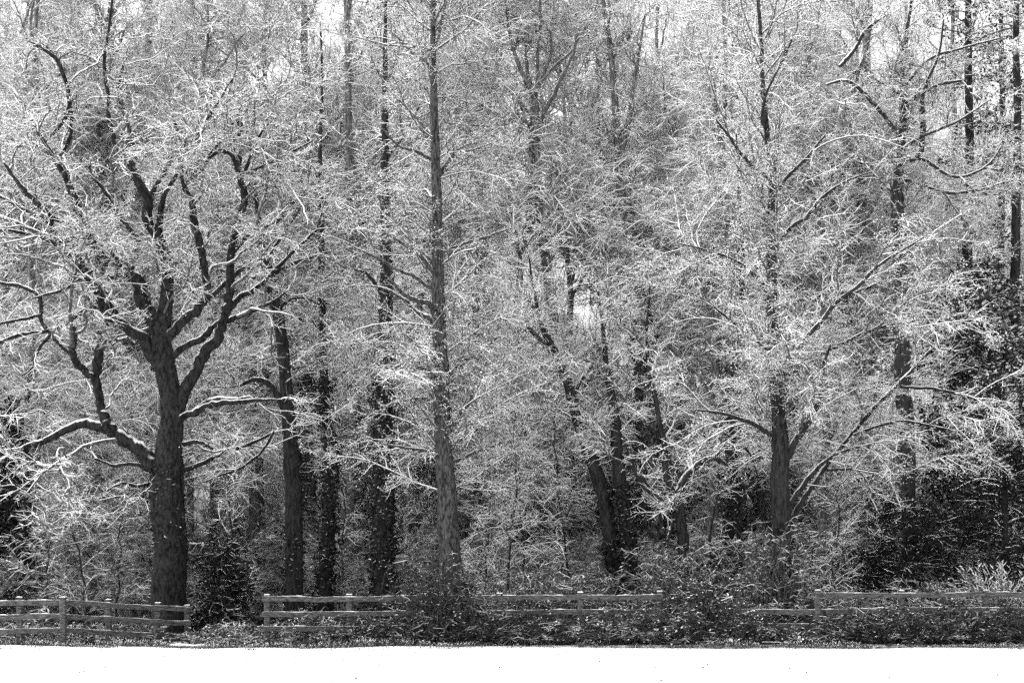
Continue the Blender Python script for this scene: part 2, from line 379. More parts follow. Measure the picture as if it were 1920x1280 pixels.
oak_limbs = [
    [(303, 632, 30), (270, 571, 28), (255, 522, 26), (232, 494, 22), (199, 470, 20), (165, 440, 18), (146, 405, 16), (139, 367, 15), (124, 337, 12), (106, 305, 10), (85, 270, 7), (60, 230, 5)],
    [(308, 640, 22), (345, 601, 19), (375, 579, 17), (394, 556, 15), (393, 520, 14), (386, 480, 14), (372, 425, 15), (361, 382, 12), (345, 350, 8), (340, 310, 6), (350, 250, 4)],
    [(308, 680, 13), (349, 650, 14), (379, 631, 14), (412, 601, 13), (442, 590, 11), (480, 579, 9), (510, 567, 6), (540, 545, 4)],
    [(322, 790, 26), (345, 735, 25), (371, 680, 24), (388, 655, 22), (405, 624, 20), (417, 586, 19), (425, 555, 18), (428, 510, 16), (432, 465, 15), (444, 420, 15), (455, 370, 13), (446, 325, 11), (452, 280, 8), (445, 230, 6), (460, 160, 4)],
    [(446, 320, 9), (432, 292, 8), (414, 282, 8), (395, 292, 7), (378, 318, 6), (372, 340, 4)],
    [(450, 340, 8), (466, 300, 7), (482, 262, 5), (505, 230, 4)],
    [(448, 330, 7), (490, 312, 6), (540, 290, 5), (590, 262, 3)],
    [(296, 690, 24), (259, 633, 22), (225, 606, 18), (203, 590, 16), (194, 572, 15), (181, 545, 14), (170, 527, 10), (158, 520, 7)],
    [(300, 880, 34), (285, 864, 31), (259, 837, 27), (225, 819, 25), (202, 796, 24), (187, 766, 18), (180, 736, 17), (172, 704, 18), (180, 665, 18), (188, 640, 17), (196, 600, 13), (190, 560, 9)],
    [(172, 705, 14), (158, 690, 14), (146, 684, 14), (139, 665, 13), (142, 632, 13), (135, 610, 8)],
    [(205, 803, 22), (180, 803, 20), (154, 800, 18), (112, 815, 14), (75, 830, 12), (37, 845, 10), (0, 848, 8), (-50, 852, 5)],
    [(195, 575, 9), (165, 579, 10), (124, 605, 9), (90, 620, 8), (49, 627, 8), (0, 642, 7), (-40, 660, 4)],
    [(120, 607, 7), (88, 630, 7), (70, 660, 6), (62, 690, 5), (40, 705, 3)],
    [(139, 668, 9), (110, 640, 8), (80, 600, 8), (74, 552, 8), (42, 537, 8), (0, 528, 7), (-40, 520, 4)],
    [(77, 590, 7), (37, 599, 6), (0, 606, 5), (-30, 610, 3)],
    [(318, 795, 16), (356, 777, 14), (394, 762, 13), (431, 755, 11), (487, 751, 7), (550, 748, 3)],
    [(318, 850, 12), (337, 838, 11), (364, 826, 9), (385, 832, 7), (400, 842, 4)],
    [(322, 905, 11), (345, 885, 10), (375, 871, 9), (405, 856, 8), (442, 841, 7), (487, 822, 6), (514, 809, 4)],
    [(514, 809, 5), (490, 845, 5), (455, 875, 5), (415, 890, 4), (380, 905, 3)],
    [(225, 606, 18), (175, 535, 18), (127, 480, 20), (95, 455, 19), (83, 410, 16), (60, 375, 12), (30, 340, 8), (5, 300, 5)],
    [(262, 455, 10), (230, 415, 9), (214, 397, 9), (191, 352, 7), (172, 330, 5), (165, 300, 4)],
    [(298, 452, 13), (300, 405, 12), (310, 360, 9), (330, 320, 7), (338, 270, 5), (320, 210, 4)],
    [(240, 300, 8), (245, 240, 7), (228, 200, 6), (225, 165, 5), (235, 110, 4)],
    [(106, 305, 7), (130, 250, 7), (125, 170, 6), (105, 115, 5), (80, 80, 4)],
    [(85, 270, 6), (130, 200, 7), (110, 120, 8), (70, 85, 6), (40, 70, 4)],
    [(420, 592, 12), (450, 555, 11), (490, 530, 9), (540, 480, 7), (600, 425, 4)],
    [(430, 480, 10), (470, 440, 9), (510, 425, 8), (560, 375, 6), (625, 335, 3)],
    [(165, 440, 12), (110, 412, 10), (60, 400, 8), (0, 368, 6), (-40, 350, 4)],
    [(200, 470, 10), (140, 452, 9), (90, 455, 8), (30, 435, 6), (-30, 430, 4)],
    [(277, 375, 10), (320, 305, 9), (350, 280, 8), (395, 215, 6), (440, 140, 3)],
    [(345, 350, 8), (385, 300, 8), (425, 250, 6), (480, 170, 3)],
    [(250, 500, 9), (215, 520, 8), (170, 510, 7), (120, 540, 6), (60, 560, 4)],
    [(395, 556, 9), (450, 505, 8), (480, 500, 7), (530, 440, 5), (570, 380, 3)],
    [(278, 880, 9), (250, 868, 7), (215, 872, 6), (175, 858, 4)],
    [(285, 905, 8), (255, 912, 6), (230, 905, 5), (200, 920, 4)],
]
traced_tree('oak_tree', 'massive spreading oak with crooked snow-lined limbs behind the angled fence end', 43.0, oak_trunk, oak_limbs, OAK_LV, ('oak_bark', 'twig', 'leaf'), 5,
            leaf=[('b3', 16000, (0.015, 0.035), 0.7, 0.05)], dz=1.6, ivy=(500, 2.2, 4.6, 0.03), clear=0.05)

ALDER_LV = [
    ('br', 'trunk', dict(n=150, L=(0.9, 4.4), ang=(32, 78), tr=(0.25, 0.97), up=0.03, droop=0.22, wig=0.16, K=9, r=(0.03, 0.012), ltap=0.38), 6, 1),
    ('b1', ('br', 'limbs', 'br', 'br'), dict(n=1050, L=(0.5, 1.5), ang=(30, 70), tr=(0.08, 1), droop=0.25, wig=0.2, K=5, r=(0.013, 0.007), flat=0.8, ltap=0.4), 4, 1.4),
    ('b2', ('b1', 'br', 'b1'), dict(n=7000, L=(0.15, 0.6), ang=(30, 80), tr=(0.08, 1), droop=0.35, wig=0.35, K=3, r=(0.0075, 0.005), ltap=0.3), 4, 1.5),
    ('b3', ('b2', 'b1'), dict(n=14000, L=(0.06, 0.2), ang=(30, 85), tr=(0.1, 1), wig=0.4, K=2, r=(0.0065, 0.005), ltap=0.2, droop=0.2), 4, 1.8),
]
alder_trunk = [(848, 1130, 46), (845, 1080, 43), (841, 1000, 40), (838, 950, 37), (833, 860, 34), (829, 780, 30), (828, 700, 28), (823, 600, 25), (821, 500, 22), (820, 400, 19), (817, 300, 17), (814, 200, 14), (812, 100, 11), (812, 0, 9), (810, -100, 8), (812, -220, 6), (812, -400, 2)]
alder_limbs = [
    [(822, 622, 12), (808, 602, 11), (785, 586, 9), (751, 556, 7), (720, 540, 5), (690, 535, 3)],
    [(820, 600, 12), (806, 572, 10), (780, 562, 9), (755, 550, 7), (730, 520, 4)],
    [(815, 545, 9), (807, 538, 8), (780, 520, 7), (745, 505, 6), (700, 480, 5), (660, 462, 3)],
    [(820, 520, 9), (808, 505, 8), (785, 478, 7), (750, 455, 5), (720, 435, 3)],
    [(825, 478, 8), (835, 470, 7), (870, 455, 6), (920, 440, 5), (955, 428, 3)],
    [(830, 705, 12), (848, 690, 11), (870, 672, 9), (905, 652, 6), (935, 630, 4)],
    [(834, 815, 14), (848, 793, 12), (862, 780, 11), (880, 755, 8), (890, 725, 4)],
    [(840, 878, 8), (855, 865, 7), (880, 855, 6), (905, 842, 6), (930, 835, 3)],
    [(825, 705, 8), (790, 690, 7), (755, 683, 6), (720, 700, 3)],
    [(828, 758, 8), (797, 748, 7), (760, 752, 5), (715, 762, 3)],
    [(829, 850, 7), (800, 845, 6), (760, 838, 5), (710, 830, 3)],
    [(822, 330, 8), (840, 302, 7), (860, 280, 6), (895, 265, 4)],
    [(816, 265, 7), (790, 235, 6), (770, 210, 4), (740, 180, 3)],
    [(812, 300, 7), (780, 285, 6), (750, 275, 5), (715, 240, 3)],
    [(814, 130, 6), (795, 115, 6), (765, 90, 5), (735, 60, 3)],
]
traced_tree('alder_tree', 'tall straight conical tree with feathery snow-tipped sprays rising behind the middle fence', 41.6, alder_trunk, alder_limbs, ALDER_LV, ('alder_bark', 'twig', 'leaf'), 21,
            leaf=[('b3', 34000, (0.014, 0.032), 0.6, 0.06), ('b2', 26000, (0.014, 0.034), 0.6, 0.06)], dz=1.5, ivy=(900, -0.2, 1.5, 0.12), clear=0.2)

VASE_LV = [
    ('extra', ('trunk', 'trunk', 'limbs', 'trunk'), dict(n=135, L=(1.6, 4.4), ang=(25, 60), tr=(0.25, 0.98), up=0.1, droop=0.15, wig=0.15, K=9, r=(0.028, 0.011), ltap=0.35), 6, 1),
    ('b1', ('limbs', 'extra', 'extra', 'extra'), dict(n=1150, L=(0.6, 1.7), ang=(30, 65), tr=(0.15, 1), droop=0.3, wig=0.2, K=6, r=(0.013, 0.007), ltap=0.4), 4, 1.4),
    ('b2', ('b1', 'extra', 'b1'), dict(n=7400, L=(0.15, 0.65), ang=(30, 80), tr=(0.08, 1), droop=0.2, wig=0.35, K=3, r=(0.0075, 0.005), ltap=0.3), 4, 1.5),
    ('b3', ('b2', 'b1'), dict(n=15000, L=(0.06, 0.22), ang=(30, 85), tr=(0.1, 1), wig=0.4, K=2, r=(0.0065, 0.005), ltap=0.2, droop=0.15), 4, 1.7),
]
vase_trunk = [(1466, 1140, 44), (1465, 1060, 38), (1464, 980, 36), (1464, 920, 35), (1464, 852, 34), (1462, 800, 28), (1456, 740, 24), (1452, 680, 22), (1449, 600, 20), (1447, 500, 18), (1446, 400, 15), (1450, 320, 13), (1440, 260, 11), (1432, 180, 8), (1428, 90, 7), (1420, -40, 6), (1424, -180, 4), (1420, -330, 2)]
vase_limbs = [
    [(1464, 880, 16), (1476, 845, 15), (1497, 807, 14), (1512, 785, 12), (1530, 740, 10), (1540, 690, 7), (1560, 640, 4)],
    [(1462, 830, 9), (1445, 819, 9), (1415, 800, 8), (1377, 785, 7), (1344, 774, 6), (1300, 768, 3)],
    [(1458, 730, 12), (1480, 680, 11), (1497, 650, 10), (1531, 612, 9), (1569, 567, 8), (1606, 537, 8), (1636, 507, 6), (1685, 474, 5), (1740, 440, 3)],
    [(1580, 560, 6), (1620, 540, 6), (1660, 525, 5), (1720, 520, 3)],
    [(1470, 1000, 12), (1500, 950, 11), (1545, 885, 10), (1585, 835, 9), (1616, 800, 9), (1640, 770, 8), (1681, 729, 8), (1707, 699, 7), (1750, 650, 4)],
    [(1468, 960, 12), (1500, 915, 11), (1530, 880, 9), (1570, 850, 6), (1620, 835, 4)],
    [(1690, 725, 6), (1762, 732, 6), (1834, 747, 5), (1890, 770, 3)],
    [(1600, 815, 6), (1680, 790, 5), (1740, 795, 4), (1800, 810, 3)],
    [(1550, 880, 6), (1610, 880, 5), (1660, 885, 3)],
    [(1452, 350, 8), (1437, 334, 7), (1392, 296, 6), (1366, 259, 5), (1340, 220, 3)],
    [(1455, 360, 8), (1475, 330, 7), (1516, 289, 6), (1550, 250, 3)],
    [(1450, 470, 8), (1480, 430, 7), (1512, 405, 7), (1546, 367, 6), (1584, 341, 4), (1640, 320, 3)],
    [(1448, 560, 9), (1420, 520, 8), (1385, 490, 6), (1330, 470, 4), (1270, 455, 3)],
    [(1452, 660, 9), (1420, 640, 8), (1370, 600, 6), (1320, 560, 4), (1280, 545, 3)],
    [(1455, 720, 9), (1500, 690, 8), (1570, 650, 7), (1640, 620, 6), (1730, 600, 4), (1790, 610, 3)],
    [(1440, 260, 7), (1430, 215, 6), (1440, 170, 5), (1470, 110, 4), (1490, 60, 3)],
]
traced_tree('spreading_tree', 'broad many-branched tree thick with fine snow-frosted twigs behind the broken fence stretch', 42.2, vase_trunk, vase_limbs, VASE_LV, ('dark_bark', 'twig', 'leaf'), 33,
            leaf=[('b3', 34000, (0.013, 0.030), 0.6, 0.06), ('b2', 24000, (0.013, 0.032), 0.6, 0.06)], dz=2.4, ivy=(1500, -0.2, 2.9, 0.07), clear=0.12)

MID_LV = lambda n, t0, L0=2.6: [
    ('extra', 'skel', dict(n=max(14, n//60), L=(0.9, L0), ang=(35, 70), tr=(t0, 1), up=0.1, wig=0.2, K=7, r=(0.035, 0.012), ltap=0.4), 5, 1),
    ('b1', ('extra', 'extra'), dict(n=n//9, L=(0.5, 1.4), ang=(35, 70), tr=(0.1, 1), wig=0.25, K=5, r=(0.014, 0.008), ltap=0.3), 4, 1.4),
    ('b2', ('b1', 'extra'), dict(n=n, L=(0.2, 0.7), ang=(30, 70), tr=(0.1, 1), wig=0.25, K=3, r=(0.010, 0.006), ltap=0.2), 4, 1.6),
    ('b3', ('b2', 'b1'), dict(n=n*2, L=(0.1, 0.35), ang=(30, 70), tr=(0.1, 1), wig=0.25, K=2, r=(0.008, 0.006), ltap=0.2), 4, 1.7),
]
mid = [
    ('slender_tree', 'slim bent tree with a forked stem standing just beyond the gateway dark bush', 45.5,
     [(552, 1130, 36), (552, 1050, 34), (551, 950, 31), (547, 880, 29), (541, 780, 26), (536, 720, 24), (529, 640, 22), (521, 590, 21), (508, 530, 20), (499, 490, 18), (488, 430, 12), (480, 370, 8), (470, 290, 5), (465, 200, 3)],
     [[(540, 800, 14), (528, 770, 13), (512, 735, 12), (488, 714, 10), (455, 720, 8), (430, 730, 5)], [(506, 536, 8), (480, 525, 7), (461, 519, 6), (412, 507, 5), (356, 504, 3)], [(505, 520, 9), (540, 500, 8), (575, 485, 6), (620, 470, 4)], [(520, 580, 7), (545, 565, 6), (570, 560, 4), (600, 570, 3)]],
     2600, 0.5, 'dark_bark', (500, 0, 3.0, 0.05)),
    ('ivy_tree', 'thin ivy-wrapped tree, the narrowest dark stem between the slim bent tree and thick ivy column', 46.5,
     [(608, 1120, 27), (612, 1040, 26), (617, 950, 25), (622, 870, 23), (612, 780, 19), (606, 680, 16), (604, 560, 14), (602, 440, 11), (600, 300, 8), (604, 150, 5), (600, 30, 3)], [], 1800, 0.35, 'dark_bark', (3400, -0.2, 7.5, 0.11)),
    ('ivy_tree', 'thick straight ivy-clad trunk, dark column left of the tall conical tree', 45.0,
     [(718, 1120, 40), (719, 1040, 40), (720, 950, 39), (721, 880, 36), (718, 800, 33), (722, 700, 30), (724, 600, 27), (724, 480, 22), (722, 350, 17), (722, 200, 12), (722, 80, 8), (724, -60, 4)],
     [[(722, 560, 8), (690, 520, 6), (650, 500, 4)], [(722, 300, 7), (760, 250, 5), (790, 190, 3)]], 2600, 0.45, 'dark_bark', (5200, -0.2, 8.5, 0.09)),
    ('leaning_tree', 'ivy-clad tree leaning away to a high fork, paired with a straighter ivy stem', 44.5,
     [(1156, 1110, 34), (1150, 1040, 31), (1140, 970, 28), (1122, 900, 25), (1098, 830, 22), (1078, 770, 20), (1062, 710, 18), (1040, 670, 15), (1015, 640, 11), (985, 610, 8), (940, 590, 5), (900, 570, 3)],
     [[(1058, 705, 14), (1040, 650, 12), (1020, 615, 10), (1008, 590, 8), (1000, 540, 5), (990, 470, 3)], [(1070, 750, 8), (1100, 700, 6), (1130, 660, 4), (1150, 610, 3)]], 2200, 0.45, 'dark_bark', (1900, -0.2, 2.6, 0.06)),
    ('ivy_tree', 'straighter ivy stem rising from the same foot as the leaning forked tree', 44.2,
     [(1186, 1110, 32), (1180, 1040, 29), (1170, 960, 26), (1160, 880, 24), (1154, 800, 21), (1146, 740, 15), (1136, 680, 11), (1130, 610, 7), (1120, 540, 3)], [[(1160, 850, 8), (1185, 870, 7), (1210, 905, 7), (1240, 930, 6)]], 1700, 0.45, 'dark_bark', (2600, -0.2, 4.2, 0.07)),
    ('crooked_tree', 'small crooked tree with a stem that bends sharply sideways, mid wood', 43.2,
     [(1288, 1100, 24), (1283, 1030, 22), (1276, 970, 19), (1273, 925, 17), (1288, 892, 15), (1310, 870, 13), (1335, 858, 11), (1360, 870, 7), (1375, 900, 4)],
     [[(1272, 950, 12), (1245, 938, 10), (1215, 915, 9), (1195, 885, 8), (1182, 850, 6), (1165, 820, 4)], [(1268, 945, 14), (1252, 900, 13), (1244, 840, 11), (1232, 770, 9), (1215, 700, 7), (1212, 620, 5), (1220, 520, 3)], [(1335, 860, 8), (1360, 835, 7), (1380, 830, 5), (1405, 850, 4), (1420, 890, 3)], [(1262, 975, 6), (1255, 1000, 6), (1250, 1030, 5)]], 1100, 0.3, 'dark_bark', (300, -0.2, 1.2, 0.04)),
    ('ivy_tree', 'lofty ivy-clad trunk with twin stems standing deeper in the wood behind the leaning pair', 52.0,
     [(1232, 1120, 44), (1226, 1000, 42), (1222, 880, 40), (1214, 760, 38), (1204, 660, 38), (1196, 580, 36), (1188, 480, 32), (1180, 420, 28), (1165, 340, 20), (1156, 240, 16), (1150, 150, 12), (1140, 60, 9), (1125, -40, 6), (1120, -140, 4)],
     [[(1215, 720, 16), (1222, 640, 15), (1222, 570, 14), (1215, 480, 10), (1225, 400, 6)], [(1172, 400, 10), (1150, 385, 9), (1120, 395, 8), (1095, 398, 5)], [(1160, 300, 12), (1180, 220, 9), (1195, 120, 6), (1210, 20, 3)]], 4400, 0.4, 'hazed_pale_bark', (4200, 2.0, 10.0, 0.10)),
    ('ivy_tree', 'short dark ivy-smothered stem close beside the broad frosted tree', 45.0,
     [(1380, 1110, 32), (1376, 1020, 30), (1378, 950, 28), (1374, 880, 24), (1368, 800, 20), (1375, 700, 15), (1388, 600, 12), (1392, 480, 10), (1385, 350, 6), (1380, 240, 3)], [], 1300, 0.5, 'dark_bark', (2600, -0.2, 4.6, 0.09)),
    ('forked_tree', 'grey upright tree with a tall narrow fork against the pale sky gap', 53.0,
     [(1040, 1120, 22), (1042, 980, 21), (1038, 860, 20), (1044, 740, 19), (1040, 620, 18), (1025, 500, 17), (1012, 400, 15), (1008, 320, 14), (1004, 240, 14), (1003, 190, 12), (985, 150, 9), (968, 110, 7), (955, 60, 5), (945, -20, 3)],
     [[(1004, 200, 9), (1008, 165, 8), (1025, 130, 7), (1035, 95, 5), (1030, 50, 3)], [(1008, 240, 9), (1035, 190, 8), (1058, 140, 7), (1075, 100, 5), (1085, 50, 3)], [(1003, 195, 7), (990, 140, 6), (985, 100, 4)], [(1010, 260, 7), (980, 225, 6), (950, 200, 4)]], 1500, 0.45, 'hazed_pale_bark', None),
    ('bare_tree', 'bare tree with long curving snow-lined branches above the dark evergreens', 47.0,
     [(1700, 1110, 36), (1702, 960, 34), (1698, 820, 32), (1692, 680, 30), (1688, 540, 28), (1684, 420, 26), (1682, 330, 24), (1690, 250, 18), (1694, 190, 14), (1690, 130, 11), (1700, 60, 8), (1712, -20, 5), (1720, -100, 3)],
     [[(1682, 345, 7), (1700, 338, 7), (1740, 350, 6), (1790, 360, 6), (1850, 352, 5), (1895, 335, 3)], [(1686, 240, 10), (1700, 200, 10), (1725, 180, 9), (1765, 158, 7), (1810, 150, 4)], [(1686, 310, 8), (1730, 300, 7), (1790, 330, 6), (1850, 310, 5), (1880, 270, 3)], [(1684, 300, 12), (1720, 290, 11), (1728, 220, 10), (1732, 170, 8), (1760, 100, 5), (1770, 30, 3)], [(1690, 280, 7), (1740, 250, 6), (1800, 225, 5), (1860, 185, 3)], [(1690, 260, 9), (1640, 190, 8), (1590, 150, 7), (1545, 160, 4)], [(1575, 125, 8), (1600, 97, 8), (1625, 56, 6), (1662, 28, 4)], [(1690, 170, 7), (1740, 110, 6), (1800, 90, 5), (1880, 70, 3)]], 4200, 0.45, 'snowy_bark', None),
]
for i, (nm, lb, d, tr, lm, n, t0, bark, ivy) in enumerate(mid):
    traced_tree(nm, lb, d, tr, lm, MID_LV(int(n*0.62), t0), (bark, 'twig', 'leaf'), 100+i, leaf=[('b3', int(n*0.6), (0.02, 0.035), 0.6, 0.04)], ivy=ivy, trunkS=14, dz=1.2)

# ------------------------------------------------------------------ trees deeper in the wood
def wood_tree(name, label, seed, Ht, rad, lean, nl, spread, mats, lv, group, ivy=None, lo=0.3, wig=0.16):
    r = np.random.default_rng(seed)
    root = thing(name, (0, 0, 0), label, 'tree', group)
    z = np.linspace(-0.3, Ht, 26)
    P = np.stack([lean[0]*z/Ht+np.cumsum(r.normal(size=26))*0.05, lean[1]*z/Ht+np.cumsum(r.normal(size=26))*0.05, z], -1)
    R = rad*(1-0.93*(z+0.3)/(Ht+0.3))**0.8; R[0] *= 1.3; R = lumpy(P, R, r, 0.03)
    m = MB(); tubes(m, P[None], R[None], 10); m.build('trunk', [mats[0]], root, True)
    lb = grow((P[None], R[None]), nl, (spread*0.55, spread), (25, 58), (lo, 0.95), 0.12, 0.0, wig, 10, (rad*0.42, 0.02), ltap=0.45, rng=r)
    for i in range(nl):
        m = MB(); tubes(m, lb[0][i:i+1], lb[1][i:i+1], 6); m.build('limb', [mats[0]], root, True)
    sets = {'trunk': (P[None], R[None]), 'limbs': lb}
    cr = MB()
    for nm, on, kw, S, top in lv:
        par = join(*[sets[o] for o in on], K=8) if isinstance(on, tuple) else sets[on]
        st = grow(par, rng=r, **kw); sets[nm] = st; tubes(cr, st[0], st[1], S, 0, top)
    c = cr.build('crown', [mats[1]], root); c['kind'] = 'stuff'
    if ivy: ivy_part(root, P, R, r, *ivy)
    return root

def far_lv(n, wig=0.25): return [
    ('e', ('limbs', 'limbs', 'trunk'), dict(n=n//55, L=(1.0, 3.4), ang=(30, 65), tr=(0.2, 1), up=0.05, wig=wig, K=7, r=(0.045, 0.018), ltap=0.4), 5, 1),
    ('b1', ('e', 'limbs', 'e'), dict(n=n//8, L=(0.6, 1.8), ang=(30, 70), tr=(0.15, 1), wig=wig, K=5, r=(0.018, 0.010), ltap=0.3), 4, 1.4),
    ('b2', ('b1', 'e', 'b1'), dict(n=n, L=(0.3, 1.0), ang=(30, 70), tr=(0.1, 1), wig=wig, K=3, r=(0.012, 0.008), ltap=0.2), 4, 1.5),
    ('b3', ('b2', 'b1'), dict(n=n*2, L=(0.15, 0.5), ang=(30, 70), tr=(0.1, 1), wig=wig, K=2, r=(0.010, 0.007), ltap=0.2), 4, 1.6)]
WG = 'bare trees standing deep in the wood'
WL = 'tall bare snow-dusted tree deep in the wood, seen only between nearer trees'
protos = [
    wood_tree('woodland_tree', WL, 201, 23, 0.24, (0.6, 0.2), 13, 6.5, ('hazed_pale_bark', 'twig_far_hazed'), far_lv(4900), WG),
    wood_tree('woodland_tree', WL, 202, 21, 0.20, (-0.9, 0.3), 15, 5.5, ('hazed_pale_bark', 'twig_far_hazed'), far_lv(4900, 0.32), WG, lo=0.22),
    wood_tree('woodland_tree', WL, 203, 25, 0.27, (0.3, -0.5), 12, 7.0, ('hazed_pale_bark', 'twig_far_hazed'), far_lv(4900, 0.36), WG, ivy=(2200, 0, 7, 0.06, (0.04, 0.08), 'bramble_leaf')),
    wood_tree('woodland_tree', WL, 204, 19, 0.16, (0.9, 0.4), 18, 4.2, ('hazed_pale_bark', 'twig_far_hazed'), far_lv(5500), WG, lo=0.12),
]
spots = []
r2 = np.random.default_rng(77)
for xx, d in ((60, 50), (150, 53), (335, 50.5), (470, 52), (585, 54), (660, 50), (1330, 51), (1560, 49.5), (945, 53), (1640, 55), (1275, 57), (1205, 64), (1420, 58), (690, 57), (765, 60), (805, 66), (1170, 59), (60, 60), (30, 52), (185, 55), (1490, 53), (1610, 51)):
    spots.append(((xx-960)/F*d, d))
for d, n in ((55, 8), (61, 9), (70, 10), (82, 10)):
    half = d*1920/F/2*1.18
    for i in range(n):
        x = -half+2*half*(i+0.5+r2.uniform(-0.38, 0.38))/n; y = d+r2.uniform(-2.5, 2.5)
        spots.append((x, y))
used = set()
for k, (x, y) in enumerate(spots):
    p = int(r2.integers(0, 4)) if k not in (13, 14, 15, 16, 17) else 3; rz = r2.uniform(0, 6.28); s = r2.uniform(0.95, 1.28)
    loc = (x, y, zg(x, y)-0.05)
    if p not in used:
        used.add(p); o = protos[p]; o.location = loc; o.rotation_euler = (0, 0, rz); o.scale = (s, s, s)
    else: copy_tree(protos[p], loc, rz, s)

# ------------------------------------------------------------------ understorey shrubs and saplings
def shrub(name, label, seed, nst, Ht, mats, n, group, cat='shrub', leafn=0):
    r = np.random.default_rng(seed)
    root = thing(name, (0, 0, 0), label, cat, group)
    K = 9; P = np.zeros((nst, K, 3)); a = r.uniform(0, 6.28, nst); d = np.stack([np.cos(a)*r.uniform(0.1, 0.6, nst), np.sin(a)*r.uniform(0.1, 0.6, nst), np.ones(nst)], -1); d = nrm(d)
    P[:, 0] = np.stack([np.cos(a)*0.15, np.sin(a)*0.15, -0.1+0*a], -1)*r.uniform(0.3, 1, nst)[:, None]; P[:, 0, 2] = -0.1
    st = Ht*r.uniform(0.6, 1.0, nst)/(K-1)
    for k in range(1, K):
        d = nrm(d+0.13*r.normal(size=d.shape)); P[:, k] = P[:, k-1]+d*st[:, None]
    R = np.linspace(0.032, 0.012, K)[None, :]*r.uniform(0.6, 1.2, nst)[:, None]
    m = MB(); tubes(m, P, R, 5); m.build('stems', [mats[0]], root, True)['kind'] = 'stuff'
    c = MB(); b1 = grow((P, R), n//8, (0.4, 1.3), (30, 70), (0.1, 1), 0.0, 0.1, 0.2, 5, (0.012, 0.007), rng=r)
    b2 = grow(join(b1, (P, R), b1), n, (0.25, 0.8), (30, 70), (0.1, 1), 0, 0.2, 0.22, 3, (0.009, 0.006), rng=r)
    b3 = grow(join(b2, b1), n*2, (0.12, 0.4), (30, 70), (0.1, 1), 0, 0.2, 0.22, 2, (0.007, 0.005), rng=r)
    tubes(c, *b1, 4, 0, 1.4); tubes(c, *b2, 4, 0, 1.6); tubes(c, *b3, 4, 0, 1.8)
    if leafn: leaves(c, b2, leafn, (0.03, 0.06), 0.5, 0.05, 1, r)
    c.build('twigs', [mats[1], mats[2]], root)['kind'] = 'stuff'
    return root
SG = 'hazel shrubs under the trees'
SL = 'thin multi-stemmed hazel shrub under the trees, dusted with snow'
sp = [shrub('hazel_shrub', SL, 301, 12, 4.2, ('dark_bark', 'twig_low', 'leaf'), 2100, SG),
      shrub('hazel_shrub', SL, 302, 9, 3.4, ('dark_bark', 'twig_low', 'leaf'), 2400, SG),
      shrub('hazel_shrub', SL, 303, 16, 5.6, ('dark_bark', 'twig_low', 'leaf'), 2300, SG)]
used = set()
for d, n in ((48.4, 13), (50, 14), (52, 16), (57, 16), (66, 15), (78, 15)):
    half = d*1920/F/2*1.12
    for i in range(n):
        x = -half+2*half*(i+0.5+r2.uniform(-0.4, 0.4))/n; y = d+r2.uniform(-1.0, 1.5)
        p = int(r2.integers(0, 3)); s = r2.uniform(0.75, 1.15)*(1.0 if d < 54 else 1.4)
        if d < 49: p = min(p, 1); s *= 0.75
        if i == 3 and d < 53: x = (440-960)/F*d
        loc = (x, y, zg(x, y)-0.05)
        if p not in used:
            used.add(p); o = sp[p]; o.location = loc; o.scale = (s, s, s)
        else: copy_tree(sp[p], loc, r2.uniform(0, 6.28), s)

# thin saplings between the trunks
sapl = [(895, 43.6, 5.2, 'thin bare sapling close to the right of the tall conical tree'), (938, 43.0, 6.4, 'pencil-thin upright sapling, second right of the tall conical tree'),
        (985, 44.6, 6.0, 'thin ivy-flecked sapling leaning beside the leaning pair'), (768, 48.0, 4.6, 'thin sapling between the thick ivy column and the tall conical tree'), (1320, 44.4, 6.2, 'thin sapling behind the sharply bent small tree'),
        (660, 48.5, 5.0, 'thin sapling between the narrow ivy stem and the thick ivy column'), (475, 45.0, 5.6, 'thin sapling above the gateway holly bush'), (85, 43.6, 4.2, 'thin sapling behind the corner post of the bent fence'),
        (165, 44.6, 4.8, 'thin sapling below the low oak bough'), (230, 45.4, 4.4, 'thin sapling beside the oak trunk'), (1090, 46.0, 7.0, 'thin sapling left of the leaning pair foot'), (1560, 44.0, 5.0, 'thin sapling at the edge of the black holly')]
def sapling(i, x, d, Ht, lb):
    r = np.random.default_rng(650+i)
    p = px(x, HY, d); root = thing('sapling', (p[0], p[1], zg(p[0], d)), lb, 'sapling', 'thin saplings between the trunks')
    z = np.linspace(-0.2, Ht, 16); P = np.stack([np.cumsum(r.normal(size=16))*0.05+r.normal()*0.08*z, np.cumsum(r.normal(size=16))*0.05, z], -1); R = np.linspace(0.04, 0.01, 16)
    m = MB(); tubes(m, P[None], R[None], 7); m.build('trunk', ['dark_bark'], root, True)
    e = grow((P[None], R[None]), 26, (0.7, 2.4), (30, 75), (0.12, 1), 0.1, 0.1, 0.18, 7, (0.018, 0.009), rng=r)
    b1 = grow(e, 170, (0.3, 1.0), (30, 70), (0.1, 1), 0, 0.15, 0.22, 4, (0.011, 0.007), rng=r)
    b2 = grow(join(b1, e), 900, (0.12, 0.5), (30, 70), (0.1, 1), 0, 0.15, 0.22, 2, (0.008, 0.006), rng=r)
    c = MB(); tubes(c, *e, 5, 0, 1); tubes(c, *b1, 4, 0, 1.6); tubes(c, *b2, 4, 0, 1.7)
    c.build('crown', ['twig_low' if x < 300 else 'twig'], root)['kind'] = 'stuff'
for i, a_ in enumerate(sapl): sapling(i, *a_)

